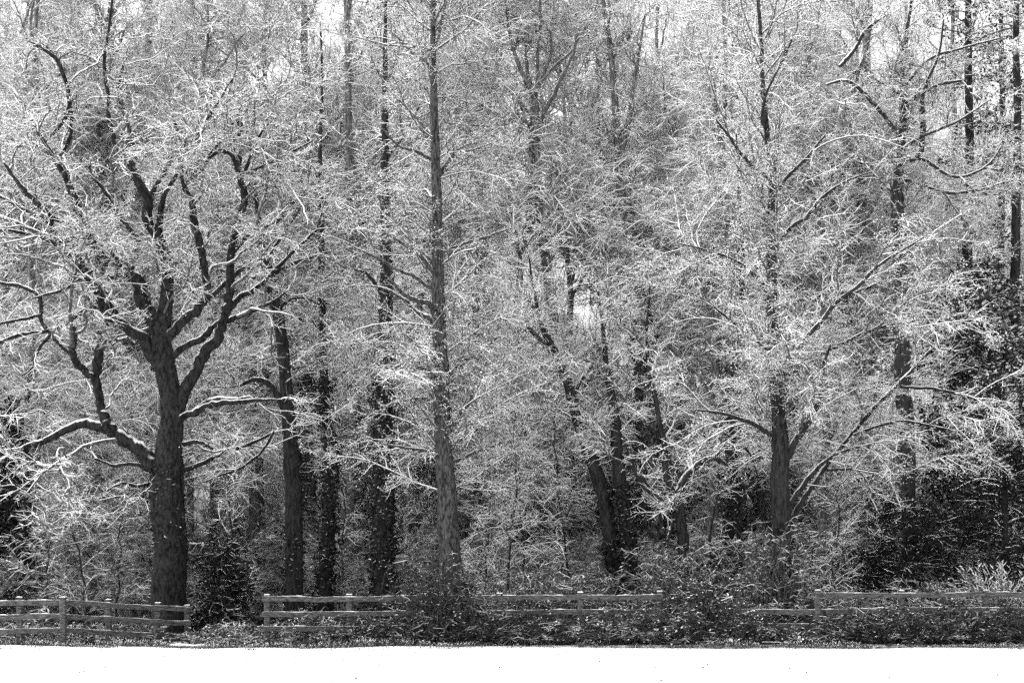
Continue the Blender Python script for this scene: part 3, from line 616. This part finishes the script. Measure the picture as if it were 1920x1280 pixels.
# evergreens: dense dark crowns on the shaded side
def evergreen(name, label, loc, seed, Ht, W, n, group=None, size=(0.05, 0.10), cat='tree', lo=0.05, mat='evergreen'):
    r = np.random.default_rng(seed)
    root = thing(name, loc, label, cat, group)
    z = np.linspace(-0.2, Ht, 14); P = np.stack([np.cumsum(r.normal(size=14))*0.03, np.cumsum(r.normal(size=14))*0.03, z], -1); R = 0.035*Ht**0.7*(1-0.9*z/Ht)
    m = MB(); tubes(m, P[None], R[None], 8); m.build('trunk', ['dark_bark'], root, True)
    br = grow((P[None], R[None]), int(34+Ht*5), (W*0.6, W*1.25), (60, 95), (lo, 0.98), 0.05, 0.45, 0.14, 7, (0.035, 0.012), ltap=0.62, rng=r)
    b1 = grow(br, 500, (0.4, 1.1), (30, 60), (0.2, 1), 0, 0.3, 0.2, 4, (0.014, 0.008), rng=r)
    c = MB(); tubes(c, *br, 4, 0, 1.0); tubes(c, *b1, 4, 0, 1.0)
    leaves(c, b1, int(n*0.45), size, 0.5, 0.11, 1, r); leaves(c, br, int(n*0.22), size, 0.5, 0.16, 1, r, tr=(0.3, 1))
    c.build('crown', ['dark_bark', mat], root)['kind'] = 'stuff'
    return root
def at(x, d, dz=0.0):
    p = px(x, HY, d); return (p[0], p[1], zg(p[0], p[1])+dz)
evergreen('holly_tree', 'near-black holly bushing out under the drooping twigs of the broad tree', at(1700, 44.6), 401, 3.9, 2.4, 30000, size=(0.025, 0.06))
evergreen('holly_tree', 'near-black evergreen wall at the frame edge behind the snowy spiky bush', at(1895, 45.2), 402, 7.6, 2.2, 36000, size=(0.025, 0.06))
evergreen('yew_tree', 'tall dark evergreen above the holly, its crown dusted with snow', at(1850, 49.5), 403, 11.5, 3.0, 30000, size=(0.05, 0.11), mat='yew')
evergreen('yew_tree', 'tall dark evergreen behind the bare tree with curving branches', at(1790, 53.0), 404, 12.5, 2.6, 24000, size=(0.05, 0.11), mat='yew')
evergreen('holly_bush', 'dark rounded holly bush filling the gateway beside the oak trunk', at(412, 43.6), 405, 2.7, 1.25, 9000, cat='bush', size=(0.035, 0.07))
evergreen('holly_tree', 'dark evergreen shaded behind the low oak limbs, by the photograph edge', at(-10, 46.5), 406, 6.8, 2.0, 14000)
evergreen('holly_bush', 'dark leafy holly between the broad tree and the crooked tree', at(1340, 43.6), 407, 2.3, 1.1, 6000, cat='bush', size=(0.035, 0.07))

# slim pines at the far edge
for x, d, wd, s, lb in ((1818, 55, 24, 410, 'dark straight pine stem rising above the yew'), (1908, 52, 22, 411, 'dark straight pine stem cut by the frame edge'), (1880, 60, 16, 412, 'slim dark pine stem between the two stouter pines')):
    traced_tree('pine_tree', lb, d, [(x, 1110, wd), (x+2, 800, wd*0.9), (x-4, 500, wd*0.8), (x, 250, wd*0.65), (x-3, 50, wd*0.5), (x, -150, wd*0.3), (x, -250, 3)], [],
                [('extra', 'skel', dict(n=95, L=(0.8, 2.4), ang=(60, 100), tr=(0.3, 1), droop=0.3, wig=0.15, K=6, r=(0.03, 0.012), ltap=0.4), 5, 1),
                 ('b1', 'extra', dict(n=800, L=(0.3, 0.9), ang=(30, 65), wig=0.2, K=4, r=(0.014, 0.009)), 4, 1.4),
                 ('b2', ('b1', 'extra'), dict(n=3000, L=(0.15, 0.4), ang=(30, 65), wig=0.2, K=2, r=(0.012, 0.008)), 4, 1.6)], ('dark_bark', 'twig', 'yew'), s,
                leaf=[('b1', 5500, (0.04, 0.08), 0.6, 0.10)])

# ------------------------------------------------------------------ bramble and ivy along the fence
def bramble(name, label, loc, seed, W, Dp, Ht, nst, nleaf, size=(0.03, 0.055), mat='bramble_leaf', cat='bramble', group=None, tw='bramble_stem'):
    """a heap of arching stems and leaves, W wide, Dp deep, Ht high"""
    r = np.random.default_rng(seed)
    root = thing(name, loc, label, cat, group)
    nst = int(nst*1.25); nleaf = int(nleaf*0.62)
    K = 8; x0 = r.uniform(-W/2, W/2, nst); y0 = r.uniform(-Dp/2, Dp/2, nst)
    prof = np.cos(np.clip(x0/W*2, -1, 1)*1.25); hh = Ht*(prof+0.25*np.sin(x0*3.1+seed))*r.uniform(0.35, 1.15, nst)
    a = r.uniform(0, 6.28, nst); ln = r.uniform(0.4, 1.7, nst)*min(1.0, Ht)
    t = np.linspace(0, 1, K)[None, :]
    X = x0[:, None]+np.cos(a)[:, None]*ln[:, None]*t**1.3; Y = y0[:, None]+np.sin(a)[:, None]*ln[:, None]*t**1.3*0.5
    Z = -0.1+hh[:, None]*np.sin(t*np.pi*r.uniform(0.5, 0.85, nst)[:, None])
    P = np.stack([X, Y, Z], -1); P[:, 1:] += 0.045*r.normal(size=P[:, 1:].shape); R = np.broadcast_to(np.linspace(0.011, 0.006, K)[None], (nst, K))
    m = MB(); tubes(m, P, R, 4, 0, 1.6); b = grow((P, R), nst*5, (0.12, 0.5), (30, 80), (0.2, 1), 0, 0.15, 0.25, 3, (0.009, 0.006), rng=r); tubes(m, *b, 4, 0, 1.7)
    m.build('stems', [tw], root)['kind'] = 'stuff'
    m = MB(); leaves(m, b, int(nleaf*0.65), size, 0.55, 0.05, 0, r); leaves(m, (P, R), int(nleaf*0.35), size, 0.55, 0.06, 0, r, tr=(0.3, 1))
    m.build('leaves', [mat], root)['kind'] = 'stuff'
    return root
heaps = [  # x px, distance, width m, depth, height, stems, leaves, label
    (60, 41.2, 3.0, 1.2, 0.6, 130, 1600, 'thin low bramble behind the leftmost fence rails'),
    (225, 41.6, 2.2, 0.8, 0.6, 100, 1300, 'low bramble at the foot of the oak behind the angled rails'),
    (430, 41.3, 1.8, 0.9, 0.55, 100, 1400, 'low weedy bramble in the gateway gap'),
    (560, 40.5, 2.2, 0.8, 0.7, 110, 1500, 'bramble behind the first bay of the middle fence'),
    (690, 39.75, 2.6, 0.5, 0.6, 150, 3000, 'bramble climbing through the lower middle-fence rails before the thick ivy trunk'),
    (835, 39.9, 2.2, 0.9, 1.75, 230, 5200, 'dark ivy mound burying the fence at the foot of the tall conical tree'),
    (980, 39.9, 2.4, 0.6, 0.85, 170, 3000, 'bramble tangle across the middle fence right of the ivy mound'),
    (1050, 41.2, 3.4, 1.4, 1.9, 260, 3800, 'snow-flecked bramble bank rising behind the middle fence'),
    (1150, 39.8, 2.0, 0.6, 1.0, 170, 3200, 'bramble spilling over the last bay of the middle fence'),
    (1235, 41.0, 2.6, 1.2, 2.2, 240, 3600, 'tall bramble heap behind the fence end below the ivy stems'),
    (1310, 39.9, 2.2, 0.8, 1.45, 230, 4200, 'bramble swallowing the gap where the top rail is missing'),
    (1450, 41.0, 3.0, 1.0, 2.5, 260, 5600, 'tall dark ivy heap wrapped round the foot of the broad frosted tree'),
    (1420, 39.75, 2.4, 0.5, 0.65, 120, 2000, 'low bramble under the rails of the broken fence stretch'),
    (1590, 40.8, 2.6, 1.0, 1.5, 180, 3000, 'bramble behind the start of the right fence rail'),
    (1650, 39.75, 2.6, 0.5, 0.9, 170, 3400, 'dark ivy trailing down the right fence, thickest tangle there'),
    (1730, 40.9, 3.0, 1.2, 1.45, 200, 3400, 'bramble bank with snowy tips behind the right fence'),
    (1800, 39.75, 2.4, 0.5, 0.8, 150, 2800, 'ivy strands hanging over the right fence below the spiky bush'),
    (1905, 39.8, 1.8, 0.6, 0.8, 130, 2200, 'ivy and bramble at the frame-edge end of the right fence'),
]
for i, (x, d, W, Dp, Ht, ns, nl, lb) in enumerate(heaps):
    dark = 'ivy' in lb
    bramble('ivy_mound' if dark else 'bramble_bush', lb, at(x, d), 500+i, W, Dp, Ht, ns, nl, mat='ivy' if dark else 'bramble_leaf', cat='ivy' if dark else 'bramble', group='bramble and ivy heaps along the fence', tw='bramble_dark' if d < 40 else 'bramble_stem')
# spiky snowy bush
r3 = np.random.default_rng(606)
root = thing('spiky_bush', at(1880, 41.0), 'spiky leafless bush bristling with snowy shoots at the right end of the fence', 'bush')
n = 130; a = r3.uniform(0, 6.28, n); d0 = nrm(np.stack([np.cos(a)*r3.uniform(.2, .9, n), np.sin(a)*r3.uniform(.1, .6, n), np.ones(n)], -1))
st = r3.uniform(0.9, 2.2, n)/6; P = np.zeros((n, 7, 3)); P[:, 0, 0] = r3.uniform(-.5, .5, n); P[:, 0, 2] = 0.1
for k in range(1, 7): d0 = nrm(d0+0.06*r3.normal(size=d0.shape)); P[:, k] = P[:, k-1]+d0*st[:, None]
R = np.broadcast_to(np.linspace(0.015, 0.007, 7)[None], (n, 7))
m = MB(); tubes(m, P, R, 4, 0, 1.5); b = grow((P, R), 1500, (0.15, 0.45), (25, 50), (0.3, 1), 0.1, 0, 0.1, 3, (0.011, 0.008), rng=r3); tubes(m, *b, 4, 0, 2.0)
m.build('shoots', ['twig'], root)['kind'] = 'stuff'

# long dead grass fringe at the edge of the field, and tips poking through the snow
def grass(name, label, n, xr, yf, hr, seed, mat, wid=0.006, zo=-0.06):
    r = np.random.default_rng(seed); x = r.uniform(*xr, n); y = yf(x, r)
    h = r.uniform(*hr, n)*(0.55+0.45*np.sin(x*2.3+np.sin(x*0.9)*2)*np.sin(x*0.71+1)); a = r.uniform(0, 6.28, n); le = r.uniform(0.1, 0.8, n)*h
    b = np.stack([x, y, np.full(n, zo)], -1); dx = np.stack([np.cos(a), np.sin(a), 0*a], -1)
    sd_ = np.stack([-np.sin(a), np.cos(a), 0*a], -1)*wid
    md = b+dx*(le*0.35)[:, None]; md[:, 2] += h*0.65; tp = b+dx*le[:, None]; tp[:, 2] += h
    V = np.stack([b-sd_, b+sd_, md-sd_*.8, md+sd_*.8, tp], 1).reshape(-1, 3); i = np.arange(n)[:, None]*5
    m = MB(); m.add(V, i+np.array([[0, 1, 3, 2]]), i+np.array([[2, 3, 4]])); return tag(m.build(name, [mat]), label, 'grass', kind='stuff')
def patchy(x, r):
    y = r.uniform(19, 38.9, len(x)); k = (np.sin(x*1.1+y*0.6)+np.sin(x*0.37-y*0.9+1)+r.normal(size=len(x))*0.8) < 0.2
    y[k] = 38.9-r.exponential(size=int(k.sum()))*2.5; return np.clip(y, 18, 39)
grass('grass_tips', 'faint speckle of short grass tips showing through the snow field', 3200, (-14, 14), patchy, (0.03, 0.065), 704, 'bramble_leaf', 0.006, -0.04)
def ragged(x, r):      # clumps of grass that the snow has not quite covered
    n_ = len(x); cx_ = r.uniform(-15, 15, 60); cy_ = -r.exponential(size=60)*0.9; k_ = r.integers(0, 60, n_); w_ = r.uniform(0.08, 0.5, 60)
    m_ = r.random(n_) < 0.75; x[m_] = (cx_[k_]+r.normal(size=n_)*w_[k_])[m_]
    return edge(x)+np.where(m_, cy_[k_]+r.normal(size=n_)*w_[k_]*0.5, -r.exponential(size=n_)*1.0)
grass('grass_tufts', 'sparse grass blades poking through the snow near the field edge', 6000, (-15, 15), ragged, (0.03, 0.13), 703, 'grass', 0.005, -0.045)
grass('grass_fringe', 'rough dead grass fringe along the far edge of the snow field', 12000, (-15, 15), lambda x, r: edge(x)-0.03+r.normal(size=len(x))*0.07+np.abs(r.normal(size=len(x)))*0.35, (0.05, 0.26), 701, 'grass')
r4 = np.random.default_rng(702); n = 520
cx = r4.uniform(-14, 14, n); cy = r4.uniform(18, 38.8, n); c = np.stack([cx, cy, zfield(cx, cy)+0.012], -1)
m = MB(); blades(m, c, (0.014, 0.036), 0.0, 0, r4)
tag(m.build('fallen_leaves', ['bramble_leaf']), 'scattered dark flecks of fallen leaf lying on the snow field', 'leaves', kind='stuff')

# ------------------------------------------------------------------ fences
def box(mb, a, b, w, h, m=0, taper=1.0):
    """board from a to b, thickness w (into depth) and height h"""
    a = np.asarray(a, float); b = np.asarray(b, float); t = nrm(b-a); z = np.array([0, 0, 1.0])
    s = nrm(np.cross(t, z)) if abs(t[2]) < 0.9 else np.array([0, 1.0, 0]); u = np.cross(s, t)
    V = []; bev = min(w, h)*0.12
    for p, sc in ((a, 1), (b, taper)):
        for sx, sy in ((-1, -1), (1, -1), (1, 1), (-1, 1)):
            for ex, ey in ((bev, 0), (0, bev)):
                o = (w/2-(ex if ex else 0)), (h/2-(ey if ey else 0))
                V.append(p+s*sx*o[0]*sc+u*sy*o[1]*sc)
    V = np.array(V)
    ring = [0, 2, 3, 5, 4, 6, 7, 1]
    ring = [1, 0, 2, 3, 5, 4, 6, 7]
    q = [[ring[i], ring[(i+1) % 8], 8+ring[(i+1) % 8], 8+ring[i]] for i in range(8)]
    caps = []
    for off in (0, 8):
        c = [off+k for k in ring]
        caps += [[c[0], c[1], c[2], c[3]], [c[0], c[3], c[4], c[7]], [c[4], c[5], c[6], c[7]]]
    mb.add(V, q+caps, None, m)

def snow_strip(mb, a, b, w, h, r, n=14, pts=None):
    a = np.asarray(a, float); b = np.asarray(b, float); t = nrm(b-a); z = np.array([0, 0, 1.0]); s = nrm(np.cross(t, z))
    V = []; q = []
    for k in range(n+1):
        c = a+(b-a)*k/n; hh = h*r.uniform(0.55, 1.3)*(0.4 if k in (0, n) else 1)
        if pts is not None:
            f = k/n*(len(pts)-1); i = min(int(f), len(pts)-2); c[2] += (pts[i]*(1-f+i)+pts[i+1]*(f-i)-(pts[0]+(pts[-1]-pts[0])*k/n))[2]
            hh *= 0.35+1.1*max(0, math.sin(k*0.37+h*900)+0.5*math.sin(k*1.1))
        for o, zz in ((-w/2, 0), (-w*0.42, hh*0.8), (0, hh), (w*0.42, hh*0.8), (w/2, 0)): V.append(c+s*o+z*zz)
    for k in range(n):
        for j in range(4): q.append([k*5+j, k*5+j+1, k*5+5+j+1, k*5+5+j])
    mb.add(np.array(V), q)

def post(root, x, ytop, d, r, wpx=11, front=False, base=0.0, snow=True):
    p = px(x, ytop, d); tilt = r.normal()*0.012
    m = MB(); box(m, (p[0]+tilt, d, base-0.35), (p[0], d, p[2]), wpx/F*d, wpx/F*d*0.95)
    o = m.build('post', ['wood'], root)
    if snow:
        m = MB(); w2 = wpx/F*d*1.0
        snow_strip(m, (p[0]-w2*0.52, d, p[2]+0.002), (p[0]+w2*0.52, d, p[2]+0.002), w2*0.95, 0.022, r, 4); m.build('snow_cap', ['snow'], o, True)

def rail(root, x0, y0, d0, x1, y1, d1, hpx, r, snow=0.011):
    a = px(x0, y0+hpx/2, d0); b = px(x1, y1+hpx/2*d0/d1, d1); h = hpx/F*d0
    a[2] += r.normal()*0.006; b[2] += r.normal()*0.006
    ns = 9; pts = [a+(b-a)*k/ns+np.array([0, r.normal()*0.006, r.normal()*0.007-0.018*math.sin(math.pi*k/ns)]) for k in range(ns+1)]
    m = MB()
    for k in range(ns): box(m, pts[k], pts[k+1], 0.04, h*r.uniform(0.97, 1.03))
    o = m.build('rail', ['wood'], root)
    if snow:
        m = MB(); z = np.array([0, 0, h/2+0.001]); snow_strip(m, a+z, b+z, 0.042, snow, r, 54, pts); m.build('snow_line', ['snow'], o, True)

rf = np.random.default_rng(900)
fl = thing('fence', (0, 0, 0), 'three-rail wooden fence that bends at a stout corner post left of the gateway', 'fence', 'post and rail fences')
for x, yt, d in ((-44, 1119, 40.1), (37, 1119, 40.1), (118, 1119, 39.92), (204, 1123.5, 40.95), (296, 1129.5, 41.6), (351, 1134, 42.05)): post(fl, x, yt, d, rf, 11.5 if x == 118 else 10, base=-0.1)
for yl, yc, yr in ((1125.5, 1123.5, 1137.5), (1152, 1150, 1163), (1178, 1176.5, 1189)):
    rail(fl, -130, yl, 40.0, 117.5, yc, 40.0, 9, rf); rail(fl, 118.5, yc, 40.0, 357, yr, 41.95, 9, rf, 0.009)
fm = thing('fence', (0, 0, 0), 'long three-rail wooden fence half buried in bramble between gateway and missing top rail', 'fence', 'post and rail fences')
for x, yt in ((501, 1114.5), (655, 1114), (795, 1113), (937, 1112), (1088, 1110), (1237, 1108)): post(fm, x, yt, 40.08, rf, 11)
top = lambda x: 1117.5-(x-495)*0.0062
for off in (0, 28, 55.5):
    for x0, x1 in ((491, 795), (796, 1089), (1090, 1243)): rail(fm, x0, top(x0)+off, 40.0, x1, top(x1)+off, 40.0, 9.5, rf)
fr = thing('fence', (0, 0, 0), 'wooden fence whose first bay has lost its top rail, hung with ivy', 'fence', 'post and rail fences')
for x, yt in ((1383, 1107), (1533, 1106), (1690, 1107), (1848, 1106), (2000, 1105)): post(fr, x, yt, 40.08 if x != 1533 else 39.95, rf, 10.5)
for off, spans in ((0, ((1535, 1848), (1849, 2010))), (29, ((1384, 1690), (1691, 2010))), (57, ((1355, 1690), (1691, 2010)))):
    for x0, x1 in spans: rail(fr, x0, top(x0)+off, 40.0, x1, top(x1)+off, 40.0, 9.2, rf)

for f_, b_ in ((fl, at(118, 40.0)), (fm, at(865, 40.0)), (fr, at(1650, 40.0))):      # stand each fence on its own base
    f_.location = b_
    for c_ in f_.children: c_.matrix_parent_inverse = Matrix.Translation(-Vector(b_))

# fallen timber with snow on it
def log(name, label, x0, y0, x1, y1, d, rad, seed, snowh):
    r = np.random.default_rng(seed); a = px(x0, y0, d); b = px(x1, y1, d); c = (a+b)/2
    root = thing(name, tuple(c), label, 'log')
    t = np.linspace(0, 1, 12)[:, None]; P = (a-c)*(1-t)+(b-c)*t; P += r.normal(size=P.shape)*0.008; R = np.full(12, rad)*(1+0.08*r.normal(size=12)); R[0] *= 0.9
    P = np.vstack([P[:1]-nrm(P[1:2]-P[:1])*0.001, P]); R = np.concatenate([[0.002], R])
    m = MB(); tubes(m, P[None], R[None], 10, point=False); m.build('timber', ['dark_bark'], root, True)
    m = MB(); snow_strip(m, P[1]+[0, 0, rad*0.75], P[-1]+[0, 0, rad*0.75], rad*1.7, snowh, r, 20); m.build('snow_cover', ['snow'], root, True)
log('snowy_log', 'snow-covered log lying on the field edge in front of the gateway', 314, 1213, 446, 1213.5, 39.1, 0.05, 801, 0.045)
log('snowy_log', 'snow-topped low timber bar lying across the gateway gap', 402, 1185, 486, 1183, 42.6, 0.06, 802, 0.04)
